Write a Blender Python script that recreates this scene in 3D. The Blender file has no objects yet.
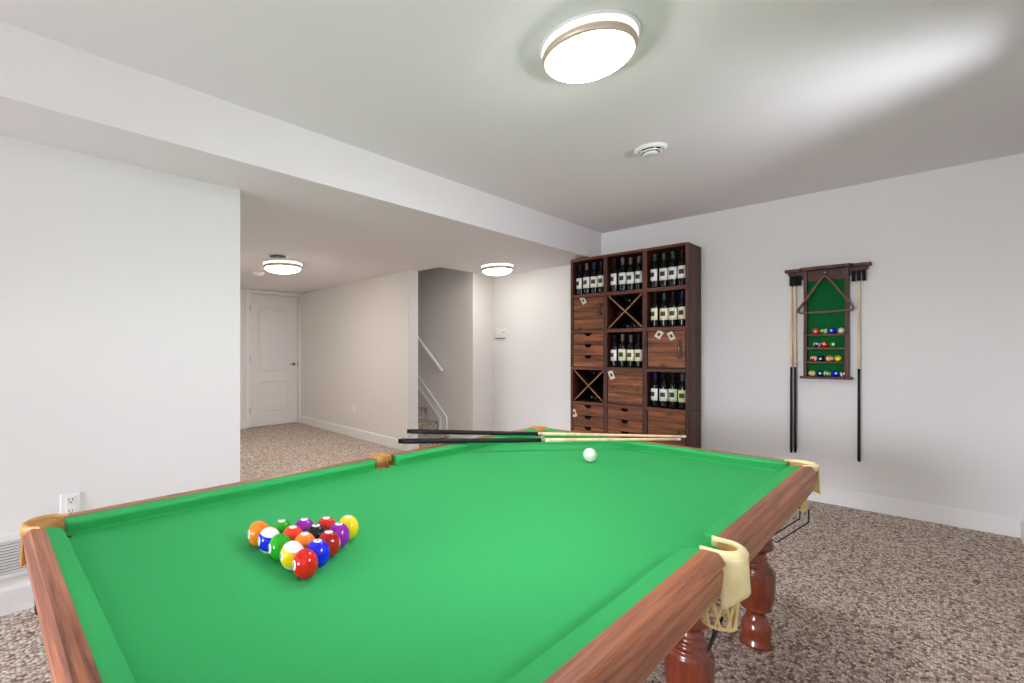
import bpy, bmesh, math, random
from mathutils import Vector, Matrix
PI = math.pi
sc = bpy.context.scene
COL = sc.collection
random.seed(7)

# ------------------------------------------------------------------ helpers
def srgb(r, g, b):
    f = lambda c: (c / 255) / 12.92 if c / 255 <= .04045 else ((c / 255 + .055) / 1.055) ** 2.4
    return (f(r), f(g), f(b), 1)

def mat(name, col, rough=.5, metal=0, emit=0, ecol=None, spec=.5, coat=0):
    m = bpy.data.materials.new(name); m.use_nodes = True
    b = m.node_tree.nodes['Principled BSDF']
    b.inputs['Base Color'].default_value = col
    b.inputs['Roughness'].default_value = rough
    b.inputs['Metallic'].default_value = metal
    b.inputs['Specular IOR Level'].default_value = spec
    b.inputs['Coat Weight'].default_value = coat
    if emit:
        b.inputs['Emission Color'].default_value = ecol or col
        b.inputs['Emission Strength'].default_value = emit
    return m

def noisy(m, scale, amount, stretch=(1, 1, 1), bump=0, detail=3, bscale=None):
    """Mottle a material's own colour with noise, and give it a fine bump."""
    nt = m.node_tree; N = nt.nodes; L = nt.links; b = N['Principled BSDF']
    c = b.inputs['Base Color'].default_value[:]
    tc = N.new('ShaderNodeTexCoord'); mp = N.new('ShaderNodeMapping'); mp.inputs['Scale'].default_value = stretch
    L.new(tc.outputs['Object'], mp.inputs['Vector'])
    n = N.new('ShaderNodeTexNoise'); n.inputs['Scale'].default_value = scale; n.inputs['Detail'].default_value = detail
    L.new(mp.outputs['Vector'], n.inputs['Vector'])
    if amount:
        r = N.new('ShaderNodeValToRGB'); e = r.color_ramp.elements
        e[0].position = .3; e[1].position = .7
        e[0].color = tuple(x * (1 - amount) for x in c[:3]) + (1,)
        e[1].color = tuple(min(1, x * (1 + amount)) for x in c[:3]) + (1,)
        L.new(n.outputs['Fac'], r.inputs['Fac']); L.new(r.outputs['Color'], b.inputs['Base Color'])
    if bump:
        n2 = N.new('ShaderNodeTexNoise'); n2.inputs['Scale'].default_value = bscale or scale; n2.inputs['Detail'].default_value = 3
        L.new(mp.outputs['Vector'], n2.inputs['Vector'])
        bp = N.new('ShaderNodeBump'); bp.inputs['Strength'].default_value = bump; bp.inputs['Distance'].default_value = .002
        L.new(n2.outputs['Fac'], bp.inputs['Height']); L.new(bp.outputs['Normal'], b.inputs['Normal'])
    return m

def wood(name, dark, mid, light, axis, rough=.35, scale=9, coat=.2, knots=True, stretch=.07):
    """Straight-grained timber: noise drawn out along one axis, with a few dark knots."""
    m = bpy.data.materials.new(name); m.use_nodes = True
    nt = m.node_tree; N = nt.nodes; L = nt.links; b = N['Principled BSDF']
    b.inputs['Roughness'].default_value = rough; b.inputs['Coat Weight'].default_value = coat; b.inputs['Coat Roughness'].default_value = .25
    tc = N.new('ShaderNodeTexCoord'); mp = N.new('ShaderNodeMapping')
    s = [1, 1, 1]; s['xyz'.index(axis)] = stretch; mp.inputs['Scale'].default_value = s
    L.new(tc.outputs['Object'], mp.inputs['Vector'])
    n = N.new('ShaderNodeTexNoise'); n.inputs['Scale'].default_value = scale; n.inputs['Detail'].default_value = 6; n.inputs['Roughness'].default_value = .65; n.inputs['Distortion'].default_value = .6
    L.new(mp.outputs['Vector'], n.inputs['Vector'])
    n2 = N.new('ShaderNodeTexNoise'); n2.inputs['Scale'].default_value = scale * 9; n2.inputs['Detail'].default_value = 3
    L.new(mp.outputs['Vector'], n2.inputs['Vector'])
    mx = N.new('ShaderNodeMath'); mx.operation = 'MULTIPLY_ADD'; mx.inputs[1].default_value = .3
    L.new(n2.outputs['Fac'], mx.inputs[0]); L.new(n.outputs['Fac'], mx.inputs[2])
    r = N.new('ShaderNodeValToRGB'); e = r.color_ramp.elements
    e[0].position = .45; e[0].color = dark; e[1].position = .82; e[1].color = light
    q = e.new(.63); q.color = mid
    L.new(mx.outputs[0], r.inputs['Fac'])
    out = r.outputs['Color']
    if knots:
        s2 = [3.2, 3.2, 3.2]; s2['xyz'.index(axis)] = 1.6
        mp2 = N.new('ShaderNodeMapping'); mp2.inputs['Scale'].default_value = s2
        L.new(tc.outputs['Object'], mp2.inputs['Vector'])
        v = N.new('ShaderNodeTexVoronoi'); v.inputs['Scale'].default_value = 2.4; L.new(mp2.outputs['Vector'], v.inputs['Vector'])
        r2 = N.new('ShaderNodeValToRGB'); r2.color_ramp.elements[0].position = .06; r2.color_ramp.elements[1].position = .16
        L.new(v.outputs['Distance'], r2.inputs['Fac'])
        mm = N.new('ShaderNodeMix'); mm.data_type = 'RGBA'; mm.blend_type = 'MULTIPLY'; mm.inputs['Factor'].default_value = .75
        L.new(out, mm.inputs[6]); L.new(r2.outputs['Color'], mm.inputs[7]); out = mm.outputs[2]
    L.new(out, b.inputs['Base Color'])
    bp = N.new('ShaderNodeBump'); bp.inputs['Strength'].default_value = .15; bp.inputs['Distance'].default_value = .001
    L.new(n2.outputs['Fac'], bp.inputs['Height']); L.new(bp.outputs['Normal'], b.inputs['Normal'])
    return m

def carpet_mat():
    m = bpy.data.materials.new('berber_carpet'); m.use_nodes = True
    nt = m.node_tree; N = nt.nodes; L = nt.links; b = N['Principled BSDF']
    b.inputs['Roughness'].default_value = 1; b.inputs['Specular IOR Level'].default_value = .1
    tc = N.new('ShaderNodeTexCoord'); mp = N.new('ShaderNodeMapping'); mp.inputs['Scale'].default_value = (1, .62, 1)
    L.new(tc.outputs['Object'], mp.inputs['Vector'])
    v = N.new('ShaderNodeTexVoronoi'); v.inputs['Scale'].default_value = 112; v.inputs['Randomness'].default_value = .75
    L.new(mp.outputs['Vector'], v.inputs['Vector'])
    sx = N.new('ShaderNodeSeparateColor'); L.new(v.outputs['Color'], sx.inputs['Color'])
    r = N.new('ShaderNodeValToRGB'); e = r.color_ramp.elements
    e[0].position = 0; e[0].color = srgb(126, 108, 94); e[1].position = 1; e[1].color = srgb(246, 237, 228)
    for p, c in ((.15, (172, 155, 142)), (.5, (214, 201, 190)), (.75, (234, 223, 213))):
        q = e.new(p); q.color = srgb(*c)
    L.new(sx.outputs['Red'], r.inputs['Fac'])
    r2 = N.new('ShaderNodeValToRGB'); r2.color_ramp.elements[0].position = .25; r2.color_ramp.elements[0].color = (1, 1, 1, 1)
    r2.color_ramp.elements[1].position = .75; r2.color_ramp.elements[1].color = (.55, .49, .45, 1)
    L.new(v.outputs['Distance'], r2.inputs['Fac'])
    mm = N.new('ShaderNodeMix'); mm.data_type = 'RGBA'; mm.blend_type = 'MULTIPLY'; mm.inputs['Factor'].default_value = 1
    L.new(r.outputs['Color'], mm.inputs[6]); L.new(r2.outputs['Color'], mm.inputs[7]); L.new(mm.outputs[2], b.inputs['Base Color'])
    iv = N.new('ShaderNodeMath'); iv.operation = 'SUBTRACT'; iv.inputs[0].default_value = 1; L.new(v.outputs['Distance'], iv.inputs[1])
    bp = N.new('ShaderNodeBump'); bp.inputs['Strength'].default_value = .7; bp.inputs['Distance'].default_value = .005
    L.new(iv.outputs[0], bp.inputs['Height']); L.new(bp.outputs['Normal'], b.inputs['Normal'])
    return m

def pane_mat():
    m = bpy.data.materials.new('window_glass'); m.use_nodes = True
    nt = m.node_tree; N = nt.nodes; L = nt.links; N.remove(N['Principled BSDF'])
    t = N.new('ShaderNodeBsdfTransparent'); t.inputs['Color'].default_value = (.95, .97, .97, 1)
    g = N.new('ShaderNodeBsdfGlossy'); g.inputs['Roughness'].default_value = .02
    fr = N.new('ShaderNodeFresnel'); fr.inputs['IOR'].default_value = 1.45
    mx = N.new('ShaderNodeMixShader'); L.new(fr.outputs[0], mx.inputs[0]); L.new(t.outputs[0], mx.inputs[1]); L.new(g.outputs[0], mx.inputs[2])
    L.new(mx.outputs[0], N['Material Output'].inputs['Surface'])
    return m

def box(bm, x0, x1, y0, y1, z0, z1, mi=0, bev=0):
    b2 = bmesh.new() if bev else bm
    vs = [b2.verts.new((x, y, z)) for z in (z0, z1) for y in (y0, y1) for x in (x0, x1)]
    fs = []
    for q in ((0, 2, 3, 1), (4, 5, 7, 6), (0, 1, 5, 4), (2, 6, 7, 3), (0, 4, 6, 2), (1, 3, 7, 5)):
        f = b2.faces.new([vs[i] for i in q]); f.material_index = mi; fs.append(f)
    if bev:
        bmesh.ops.bevel(b2, geom=b2.edges[:], offset=bev, segments=2, profile=.5, affect='EDGES')
        for f in b2.faces: f.material_index = mi
        merge(bm, b2)

def merge(bm, b2):
    m = {}
    for v in b2.verts: m[v] = bm.verts.new(v.co)
    for f in b2.faces:
        try:
            g = bm.faces.new([m[v] for v in f.verts]); g.material_index = f.material_index; g.smooth = f.smooth
        except ValueError: pass
    b2.free()

def prism(bm, pts, a, b, axis='z', mi=0):
    """Extrude a 2D polygon between two values of one axis."""
    def P(p, t):
        return {'z': (p[0], p[1], t), 'y': (p[0], t, p[1]), 'x': (t, p[0], p[1])}[axis]
    A = [bm.verts.new(P(p, a)) for p in pts]; B = [bm.verts.new(P(p, b)) for p in pts]
    n = len(pts)
    fs = [bm.faces.new(A[::-1]), bm.faces.new(B)]
    for i in range(n):
        fs.append(bm.faces.new((A[i], A[(i + 1) % n], B[(i + 1) % n], B[i])))
    for f in fs: f.material_index = mi

def lathe(bm, prof, c=(0, 0, 0), seg=24, mi=0, a0=0, a1=2 * PI, cap=True, R=None):
    full = abs(a1 - a0 - 2 * PI) < 1e-6
    n = seg if full else seg + 1
    rings = []
    for r, z in prof:
        ring = []
        for k in range(n):
            a = a0 + (a1 - a0) * k / seg
            p = Vector((r * math.cos(a), r * math.sin(a), z))
            if R: p = R @ p
            ring.append(bm.verts.new(p + Vector(c)))
        rings.append(ring)
    for i in range(len(rings) - 1):
        for k in range(seg):
            k2 = (k + 1) % n
            try:
                f = bm.faces.new((rings[i][k], rings[i][k2], rings[i + 1][k2], rings[i + 1][k])); f.material_index = mi; f.smooth = True
            except ValueError: pass
    if cap and full:
        for ring, rev in ((rings[0], True), (rings[-1], False)):
            try:
                f = bm.faces.new(ring[::-1] if rev else ring); f.material_index = mi
            except ValueError: pass

def tube(bm, pts, r, seg=8, mi=0, closed=False, caps=True):
    """A round bar along a polyline; r may be one radius or one per point."""
    P = [Vector(p) for p in pts]; n = len(P)
    rr = r if isinstance(r, (list, tuple)) else [r] * n
    rings = []; prev = None
    for i in range(n):
        if closed: t = (P[(i + 1) % n] - P[i - 1])
        else: t = P[min(i + 1, n - 1)] - P[max(i - 1, 0)]
        t.normalize()
        if prev is None:
            u = t.cross(Vector((0, 0, 1)))
            if u.length < 1e-3: u = t.cross(Vector((1, 0, 0)))
        else:
            u = prev - t * prev.dot(t)
        u.normalize(); prev = u; w = t.cross(u)
        rings.append([bm.verts.new(P[i] + (u * math.cos(2 * PI * k / seg) + w * math.sin(2 * PI * k / seg)) * rr[i]) for k in range(seg)])
    m = n if closed else n - 1
    for i in range(m):
        A = rings[i]; B = rings[(i + 1) % n]
        for k in range(seg):
            f = bm.faces.new((A[k], A[(k + 1) % seg], B[(k + 1) % seg], B[k])); f.smooth = True; f.material_index = mi
    if caps and not closed:
        for ring, rev in ((rings[0], True), (rings[-1], False)):
            f = bm.faces.new(ring[::-1] if rev else ring); f.material_index = mi

def obj(name, bm, mats, parent=None, label=None, cat=None, group=None, kind=None, fix=True):
    """Link a bmesh (world coordinates) as one object, its origin at its parent's base or at its own."""
    if fix: bmesh.ops.recalc_face_normals(bm, faces=bm.faces[:])
    me = bpy.data.meshes.new(name)
    if parent is None:
        xs = [v.co for v in bm.verts]
        lo = Vector((min(v.x for v in xs), min(v.y for v in xs), min(v.z for v in xs)))
        hi = Vector((max(v.x for v in xs), max(v.y for v in xs), max(v.z for v in xs)))
        off = Vector(((lo.x + hi.x) / 2, (lo.y + hi.y) / 2, lo.z))
    else:
        off = world_of(parent)
    bmesh.ops.translate(bm, verts=bm.verts[:], vec=-off)
    bm.to_mesh(me); bm.free()
    for m in (mats if isinstance(mats, (list, tuple)) else [mats]): me.materials.append(m)
    o = bpy.data.objects.new(name, me); COL.objects.link(o)
    if parent is None: o.location = off
    else: o.parent = parent
    tag(o, label, cat, group, kind)
    return o

def world_of(o):
    v = Vector(o.location)
    while o.parent:
        o = o.parent; v += Vector(o.location)
    return v

def tag(o, label=None, cat=None, group=None, kind=None):
    if label: o['label'] = label
    if cat: o['category'] = cat
    if group: o['group'] = group
    if kind: o['kind'] = kind
    return o

def thing(name, loc, label, cat, group=None):
    o = bpy.data.objects.new(name, None); COL.objects.link(o); o.location = loc; o.empty_display_size = .05
    return tag(o, label, cat, group)

def copy_tree(o, parent=None):
    c = o.copy(); COL.objects.link(c)
    if parent: c.parent = parent
    for ch in list(o.children): copy_tree(ch, c)
    return c

def struct(name, bm, m, parent=None):
    return obj(name, bm, m, parent, kind=None if parent else 'structure')

def bx(*a, **k):
    bm = bmesh.new(); box(bm, *a, **k); return bm

# ------------------------------------------------------------------ materials
WALL = noisy(mat('white_wall_paint', (.80, .80, .79, 1), .9, spec=.2), 60, 0, bump=.05, bscale=300)
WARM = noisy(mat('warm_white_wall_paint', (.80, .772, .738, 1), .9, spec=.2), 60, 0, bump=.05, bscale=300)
CEIL = mat('white_ceiling_paint', (.86, .835, .86, 1), .95, spec=.1)
TRIM = mat('white_trim_paint', (.84, .84, .83, 1), .4)
DOORM = mat('white_door_paint', (.80, .79, .785, 1), .45)
CARPET = carpet_mat()
CLOTH = noisy(mat('green_baize', (.050, .45, .135, 1), .95, spec=.12), 900, .07, bump=.12, bscale=1500)
FELT = noisy(mat('dark_green_felt', (.010, .135, .038, 1), .95, spec=.05), 500, .15)
RAILY = wood('mahogany_along_table', srgb(98, 50, 30), srgb(158, 92, 60), srgb(192, 122, 82), 'y', .42, 42, .1, stretch=.03)
RAILX = wood('mahogany_across_table', srgb(98, 50, 30), srgb(158, 92, 60), srgb(192, 122, 82), 'x', .42, 42, .1, stretch=.03)
LEGW = wood('polished_leg_wood', srgb(74, 26, 14), srgb(112, 46, 26), srgb(138, 62, 36), 'z', .18, 14, .6, knots=False)
CABX = wood('rustic_wood_across', srgb(40, 16, 7), srgb(88, 44, 20), srgb(124, 70, 36), 'x', .6, 16, 0)
CABZ = wood('rustic_wood_upright', srgb(30, 11, 5), srgb(68, 30, 15), srgb(98, 48, 26), 'z', .6, 16, 0)
CABD = wood('rustic_drawer_wood', srgb(36, 15, 6), srgb(104, 55, 24), srgb(158, 94, 46), 'x', .6, 20, 0)
CABI = mat('shaded_cabinet_inside', srgb(26, 12, 7), .8, spec=.2)  # shade inside the cabinet cells put into the colour
LATT = wood('pale_lattice_wood', srgb(96, 56, 34), srgb(136, 88, 58), srgb(160, 112, 80), 'x', .7, 20, 0, knots=False)
RACKW = wood('cue_rack_wood', srgb(44, 15, 9), srgb(78, 31, 18), srgb(104, 47, 29), 'z', .55, 18, 0, knots=False)
LEATHER = noisy(mat('cream_leather', srgb(252, 238, 182), .5), 40, .05, bump=.1, bscale=400)
TAN = noisy(mat('tan_leather', srgb(202, 150, 82), .42), 40, .08, bump=.1, bscale=400)
NETM = mat('cream_net_cord', srgb(240, 220, 160), .8)
WIRE = mat('black_wire', (.012, .012, .013, 1), .4)
STEEL = mat('steel', (.55, .55, .56, 1), .28, 1)
NICKEL = mat('brushed_nickel', srgb(214, 196, 178), .45, .6)
BRASS = mat('aged_brass', srgb(112, 84, 50), .45, 1)
BLACK = mat('black_plastic', (.006, .006, .007, 1), .7, spec=.15)
DARK = mat('dark_slot', (.012, .012, .012, 1), .8)
GREYD = mat('dark_grille', srgb(74, 76, 76), .8)
DNICK = mat('dark_nickel', (.22, .21, .20, 1), .35, .9)
GREY = mat('shadow_grey', srgb(120, 120, 120), .7)
PLATE = mat('white_plastic', (.86, .86, .85, 1), .35)
SKY, LAMP, LAMPH = 78, 60, 56
GLOW = mat('lit_diffuser', (1, 1, 1, 1), .4, emit=LAMP, ecol=(1, .925, .90, 1))
EDGE = mat('lamp_spill_glow', (1, 1, 1, 1), .4, emit=1.6, ecol=(1, .95, .90, 1))
GLOWS = mat('lit_stair_diffuser', (1, 1, 1, 1), .4, emit=LAMPH * .36, ecol=(1, .93, .84, 1))
GLOWH = mat('lit_hall_diffuser', (1, 1, 1, 1), .4, emit=LAMPH, ecol=(1, .93, .84, 1))
MAPLE = wood('maple', srgb(214, 184, 138), srgb(236, 212, 168), srgb(244, 226, 190), 'z', .3, 20, .4, knots=False)
WALNUT = wood('triangle_wood', srgb(70, 32, 18), srgb(104, 54, 33), srgb(128, 72, 46), 'x', .55, 20, 0, knots=False)
BUTT = mat('black_cue_butt', (.010, .010, .011, 1), .5, spec=.25)
IVORY = mat('white_ferrule', (.85, .82, .74, 1), .4)
BLUE_TIP = mat('blue_cue_tip', srgb(70, 90, 120), .8)
GLASSB = mat('dark_bottle_glass', (.004, .005, .005, 1), .12, spec=.3)
GLASS = pane_mat()
STAIRC = CARPET
BW = mat('ball_white', (.86, .84, .79, 1), .045, coat=0)
BCOL = {k: mat('ball_' + k, srgb(*c), .045, coat=0) for k, c in dict(
    red=(206, 30, 20), scarlet=(236, 62, 20), yellow=(238, 208, 12), blue=(22, 30, 222), green=(34, 160, 24), orange=(238, 132, 24),
    purple=(146, 26, 168), maroon=(176, 26, 22), black=(14, 14, 18), navy=(24, 28, 110), brown=(130, 60, 36), pale=(206, 214, 196)).items()}
INK = mat('ball_number_ink', (.01, .01, .01, 1), .4)
SPOT = mat('ball_number_spot', (.84, .83, .80, 1), .12, coat=.4)

# ------------------------------------------------------------------ the room
H, S = 2.379, 2.102                       # ceiling and lowered soffit
YB, XR = 4.873, 0.352                     # wall behind the cabinet, wall on the right
XL, XD, YN = -2.68, -6.80, -6.60          # left wall, door wall, wall behind the viewer

struct('floor', bx(-7.1, .6, -6.8, 5.1, -.1, 0), CARPET)
bm = bmesh.new(); box(bm, -2.278, .6, -6.8, 5.1, H, H + .1)
struct('ceiling', bm, CEIL)
bm = bmesh.new()
prism(bm, [(-7.0, -6.8), (-2.278, -6.8), (-2.278, 5.1), (-3.65, 5.1), (-3.65, 3.9), (-7.0, 3.9)], S, H + .1)
struct('ceiling_soffit', bm, CEIL)
# wall behind cabinet and cue rack
struct('wall_back', bx(-3.65, .6, YB, 5.1, 0, H + .1), WALL)
# stair side: block whose faces close the stairwell and return to the back wall
struct('wall_stair', bx(-7.0, -3.65, 4.48, 5.1, 0, 4.2), WARM)
bm = bmesh.new(); prism(bm, [(-6.95, 3.961), (-4.0, 3.745), (-4.0, 3.90), (-7.0, 4.06), (-7.0, 3.961)], 0, S)
struct('wall_hall', bm, WARM)
struct('wall_stair_upper', bx(-7.0, -3.65, 3.78, 3.9, H + .1, 4.2), WALL)
struct('wall_stair_end', bx(-7.1, -7.0, 3.7, 5.1, 0, 4.2), WALL)
struct('wall_stair_header', bx(-3.65, -3.55, 3.78, 5.1, H + .1, 4.2), WALL)
struct('ceiling_stair', bx(-7.1, -3.55, 3.7, 5.1, 4.2, 4.3), CEIL)
struct('wall_left', bx(XL - .12, XL, YN, 1.156, 0, S), WALL)
struct('wall_hall_near', bx(-6.9, XL - .12, 1.03, 1.156, 0, S), WALL)
bm = bmesh.new(); PA = (-2.5, -.6, .06, 2.10)       # wide unseen window added behind the viewer to give fill light
box(bm, -2.9, PA[0], YN - .12, YN, 0, H + .1); box(bm, PA[1], .6, YN - .12, YN, 0, H + .1); box(bm, PA[0], PA[1], YN - .12, YN, 0, PA[2]); box(bm, PA[0], PA[1], YN - .12, YN, PA[3], H + .1)
struct('wall_near', bm, WALL)
bm = bmesh.new(); t = .05
for q in ((PA[0], PA[0] + t, PA[2], PA[3]), (PA[1] - t, PA[1], PA[2], PA[3]), (PA[0], PA[1], PA[2], PA[2] + t), (PA[0], PA[1], PA[3] - t, PA[3]), (-1.575, -1.525, PA[2], PA[3])):
    box(bm, q[0], q[1], YN - .09, YN - .03, q[2], q[3])
w3 = struct('window_3', bm, TRIM)
obj('pane', bx(PA[0] + t, PA[1] - t, YN - .063, YN - .057, PA[2] + t, PA[3] - t), GLASS, w3)
# door wall, with its opening
DY0, DY1, DZ = 3.087, 3.905, 2.035
bm = bmesh.new()
box(bm, XD - .12, XD, 1.03, DY0 - .01, 0, S); box(bm, XD - .12, XD, DY1 + .01, 4.06, 0, S); box(bm, XD - .12, XD, DY0 - .01, DY1 + .01, DZ + .01, S)
struct('wall_door', bm, WALL)
# right wall with two windows out of the picture
WINS = [(.76, 1.14, 1.22, 1.72), (2.80, 3.25, 1.62, 2.24)]
bm = bmesh.new(); ys = [YN - .12] + [w for a in WINS for w in a[:2]] + [5.1]
for i in range(0, len(ys), 2): box(bm, XR, XR + .13, ys[i], ys[i + 1], 0, H + .1)
for a, b, c, d in WINS: box(bm, XR, XR + .13, a, b, 0, c); box(bm, XR, XR + .13, a, b, d, H + .1)
struct('wall_right', bm, WALL)
for i, (a, b, c, d) in enumerate(WINS):
    bm = bmesh.new(); t = .045
    for q in ((a, a + t, c, d), (b - t, b, c, d), (a, b, c, c + t), (a, b, d - t, d), ((a + b) / 2 - .02, (a + b) / 2 + .02, c, d)):
        box(bm, XR + .05, XR + .11, *q)
    w = struct('window_%d' % (i + 1), bm, TRIM)
    g = bx(XR + .077, XR + .083, a + t, b - t, c + t, d - t); obj('pane', g, GLASS, w)

def board(bm, p, q, n, h=.118, t=.014):
    """Baseboard between two plan points, n = direction into the room; rounded lip on top."""
    p = Vector((*p, 0)); q = Vector((*q, 0)); n = Vector((*n, 0)).normalized()
    prof = [(0, 0), (t, 0), (t, h - .016), (t * .65, h - .004), (t * .3, h), (0, h)]
    A = [bm.verts.new(p + n * u + Vector((0, 0, z))) for u, z in prof]; B = [bm.verts.new(q + n * u + Vector((0, 0, z))) for u, z in prof]
    m = len(prof); bm.faces.new(A); bm.faces.new(B[::-1])
    for i in range(m): bm.faces.new((A[i], B[i], B[(i + 1) % m], A[(i + 1) % m]))
def baseboard(name, *segs):
    bm = bmesh.new()
    for s in segs: board(bm, *s)
    struct(name, bm, TRIM)
baseboard('baseboard_back', ((-3.65, YB), (XR, YB), (0, -1)))
baseboard('baseboard_right', ((XR, YN), (XR, YB - .015), (-1, 0)))
baseboard('baseboard_left', ((XL, YN), (XL, 1.156), (1, 0)))
baseboard('baseboard_hall', ((-6.78, 3.947), (-4.0, 3.745), (-.0728, -1)), ((-4.0, 3.745), (-4.0, 3.90), (1, 0)))
baseboard('baseboard_door', ((XD, 1.156), (XD, DY0 - .075), (1, 0)))
baseboard('baseboard_stair', ((-4.075, 4.48), (-3.65, 4.48), (0, -1)), ((-3.65, 4.47), (-3.65, YB), (1, 0)))

# panel door in its casing
bm = bmesh.new(); box(bm, XD - .035, XD - .004, DY0, DY1, .012, DZ); box(bm, XD - .10, XD - .04, DY0 - .01, DY1 + .01, 0, DZ + .01)
door = struct('door_1', bm, DOORM)
def moulding(z0, z1, arch):
    y0, y1 = DY0 + .135, DY1 - .135; out = []
    pts = [(y0, z0), (y1, z0), (y1, z1)]
    if arch:
        n = 12
        for k in range(1, n):
            t = k / n; pts.append((y1 + (y0 - y1) * t, z1 + arch * math.sin(PI * t)))
    pts.append((y0, z1))
    return pts
bm = bmesh.new()
for z0, z1, ar in ((.235, .70, 0), (.845, 1.80, .06)):
    outer = moulding(z0, z1, ar); cy = (DY0 + DY1) / 2; cz = (z0 + z1) / 2
    def inset(pts, d): return [(y + (d if y < cy else -d) * min(1, abs(y - cy) * 6), z + (d if z < cz else -d)) for y, z in pts]
    rings = [[(XD - .004, p) for p in outer], [(XD + .007, p) for p in inset(outer, .012)], [(XD - .003, p) for p in inset(outer, .028)], [(XD - .003, p) for p in inset(outer, .045)], [(XD + .004, p) for p in inset(outer, .07)]]
    V = [[bm.verts.new((x, p[0], p[1])) for x, p in r] for r in rings]; n = len(outer)
    for i in range(len(V) - 1):
        for k in range(n): bm.faces.new((V[i][k], V[i][(k + 1) % n], V[i + 1][(k + 1) % n], V[i + 1][k]))
    bm.faces.new(V[-1])
obj('door_panel', bm, DOORM, door)
bm = bmesh.new()
R = Matrix.Rotation(PI / 2, 3, 'Y')
lathe(bm, [(0, 0), (.027, 0), (.027, .008), (.011, .012), (.011, .045), (0, .046)], (XD - .004, DY1 - .07, .955), 20, R=R)
tube(bm, [(XD + .04, DY1 - .07, .955), (XD + .046, DY1 - .10, .957), (XD + .044, DY1 - .135, .953), (XD + .04, DY1 - .165, .955)], [.010, .009, .008, .007], 10)
obj('door_handle', bm, DNICK, door)
bm = bmesh.new(); box(bm, XD - .02, XD - .002, DY1 - .003, DY1 + .009, .90, 1.0); obj('strike_plate', bm, DNICK, door)
for z in (.257, 1.05, 1.816):
    bm = bmesh.new(); tube(bm, [(XD + .002, DY0 - .004, z - .045), (XD + .002, DY0 - .004, z + .045)], .008, 10); obj('hinge', bm, DNICK, door)
bm = bmesh.new()
for q in ((DY0 - .078, DY0 - .008, 0, DZ + .008), (DY1 + .008, DY1 + .045, 0, DZ + .008), (DY0 - .078, DY1 + .045, DZ + .008, DZ + .062)):
    box(bm, XD, XD + .016, *q, bev=.004)
struct('trim_1', bm, TRIM)

# ------------------------------------------------------------------ stairs
bm = bmesh.new()
rise, run, nx = .150, .195, -4.03
for k in range(14):
    x1 = nx - run * k; z = .108 + rise * k
    x0 = -6.95
    if x1 < x0: break
    yw = lambda q: 3.915 + (-4.0 - q) * .0728
    prism(bm, [(x0, yw(x0)), (x1, yw(x1)), (x1, 4.46), (x0, 4.46)], max(0, z - rise) if k else 0, z)
    tube(bm, [(x1 + .006, yw(x1) + .002, z - .014), (x1 + .006, 4.455, z - .014)], .014, 10)
stairs = struct('stairs', bm, STAIRC)
# skirt board on the stair wall, with raised edges
bm = bmesh.new()
up = 1.85
outer = [(-4.571 - up, .821 + up * .975), (-4.571, .821), (-4.063, .326), (-4.063, .0)]
inner = [(-4.164, .0), (-4.164, .296), (-4.579, .690), (-4.579 - up, .690 + up * .975)]
prism(bm, outer + inner, 4.462, 4.48, 'y')
def bead(line, d):
    tube(bm, [(x, 4.460 - d, z) for x, z in line], .009, 6)
bead(outer, 0); bead(inner, 0); bead([(x - .03, z - .0) for x, z in inner], -.006)
struct('trim_2', bm, TRIM)
hr = thing('handrail', (-4.5, 4.42, 1.1), 'white sloping handrail fixed to the stairwell wall above the carpeted steps', 'handrail')
bm = bmesh.new(); tube(bm, [(-4.10, 4.42, .915), (-4.563, 4.42, 1.366), (-6.4, 4.42, 3.15)], .022, 12); obj('rail', bm, TRIM, hr)
for x, z in ((-4.25, 1.06), (-5.2, 1.985), (-6.2, 2.955)):
    bm = bmesh.new(); tube(bm, [(x, 4.482, z - .06), (x, 4.43, z - .05), (x, 4.42, z - .012)], .008, 8); obj('bracket', bm, STEEL, hr)

# ------------------------------------------------------------------ ceiling fittings
def ceiling_light(x, y, z, r, label, glow):
    t = thing('ceiling_light', (x, y, z), label, 'ceiling light', 'round flush ceiling lights')
    bm = bmesh.new(); lathe(bm, [(0, z), (r * 1.07, z), (r * 1.07, z - .006), (r * .9, z - .008), (0, z - .008)], (x, y, 0), 48); obj('base_pan', bm, PLATE, t)
    bm = bmesh.new(); lathe(bm, [(r * .96, z - .007), (r * 1.00, z - .008), (r * 1.005, z - .020), (r * .97, z - .030)], (x, y, 0), 48, cap=False); obj('spill_glow', bm, EDGE, t)  # added glowing rim stands in for light spilling between ring and ceiling
    bm = bmesh.new()
    lathe(bm, [(r * .90, z - .020), (r * .96, z - .022), (r, z - .036), (r, z - .050), (r * .96, z - .060), (r * .90, z - .058), (r * .90, z - .020)], (x, y, 0), 48, cap=False); obj('trim_ring', bm, NICKEL, t)
    bm = bmesh.new(); prof = []
    for k in range(9):
        a = PI / 2 * k / 8; prof.append((r * .90 * math.cos(a) + 1e-4, z - .056 - .05 * math.sin(a)))
    lathe(bm, [(r * .895, z - .03)] + prof, (x, y, 0), 48); obj('diffuser', bm, glow, t)
    return t
ceiling_light(-.908, 1.83, H, .176, 'large round ceiling light glowing above the pool table', GLOW)
ceiling_light(-4.59, 2.455, S, .205, 'round ceiling light in the hallway in front of the white door', GLOWH)
ceiling_light(-3.165, 4.30, S, .172, 'round ceiling light on the low ceiling by the stairs, left of the wine cabinet', GLOWS)

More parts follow.
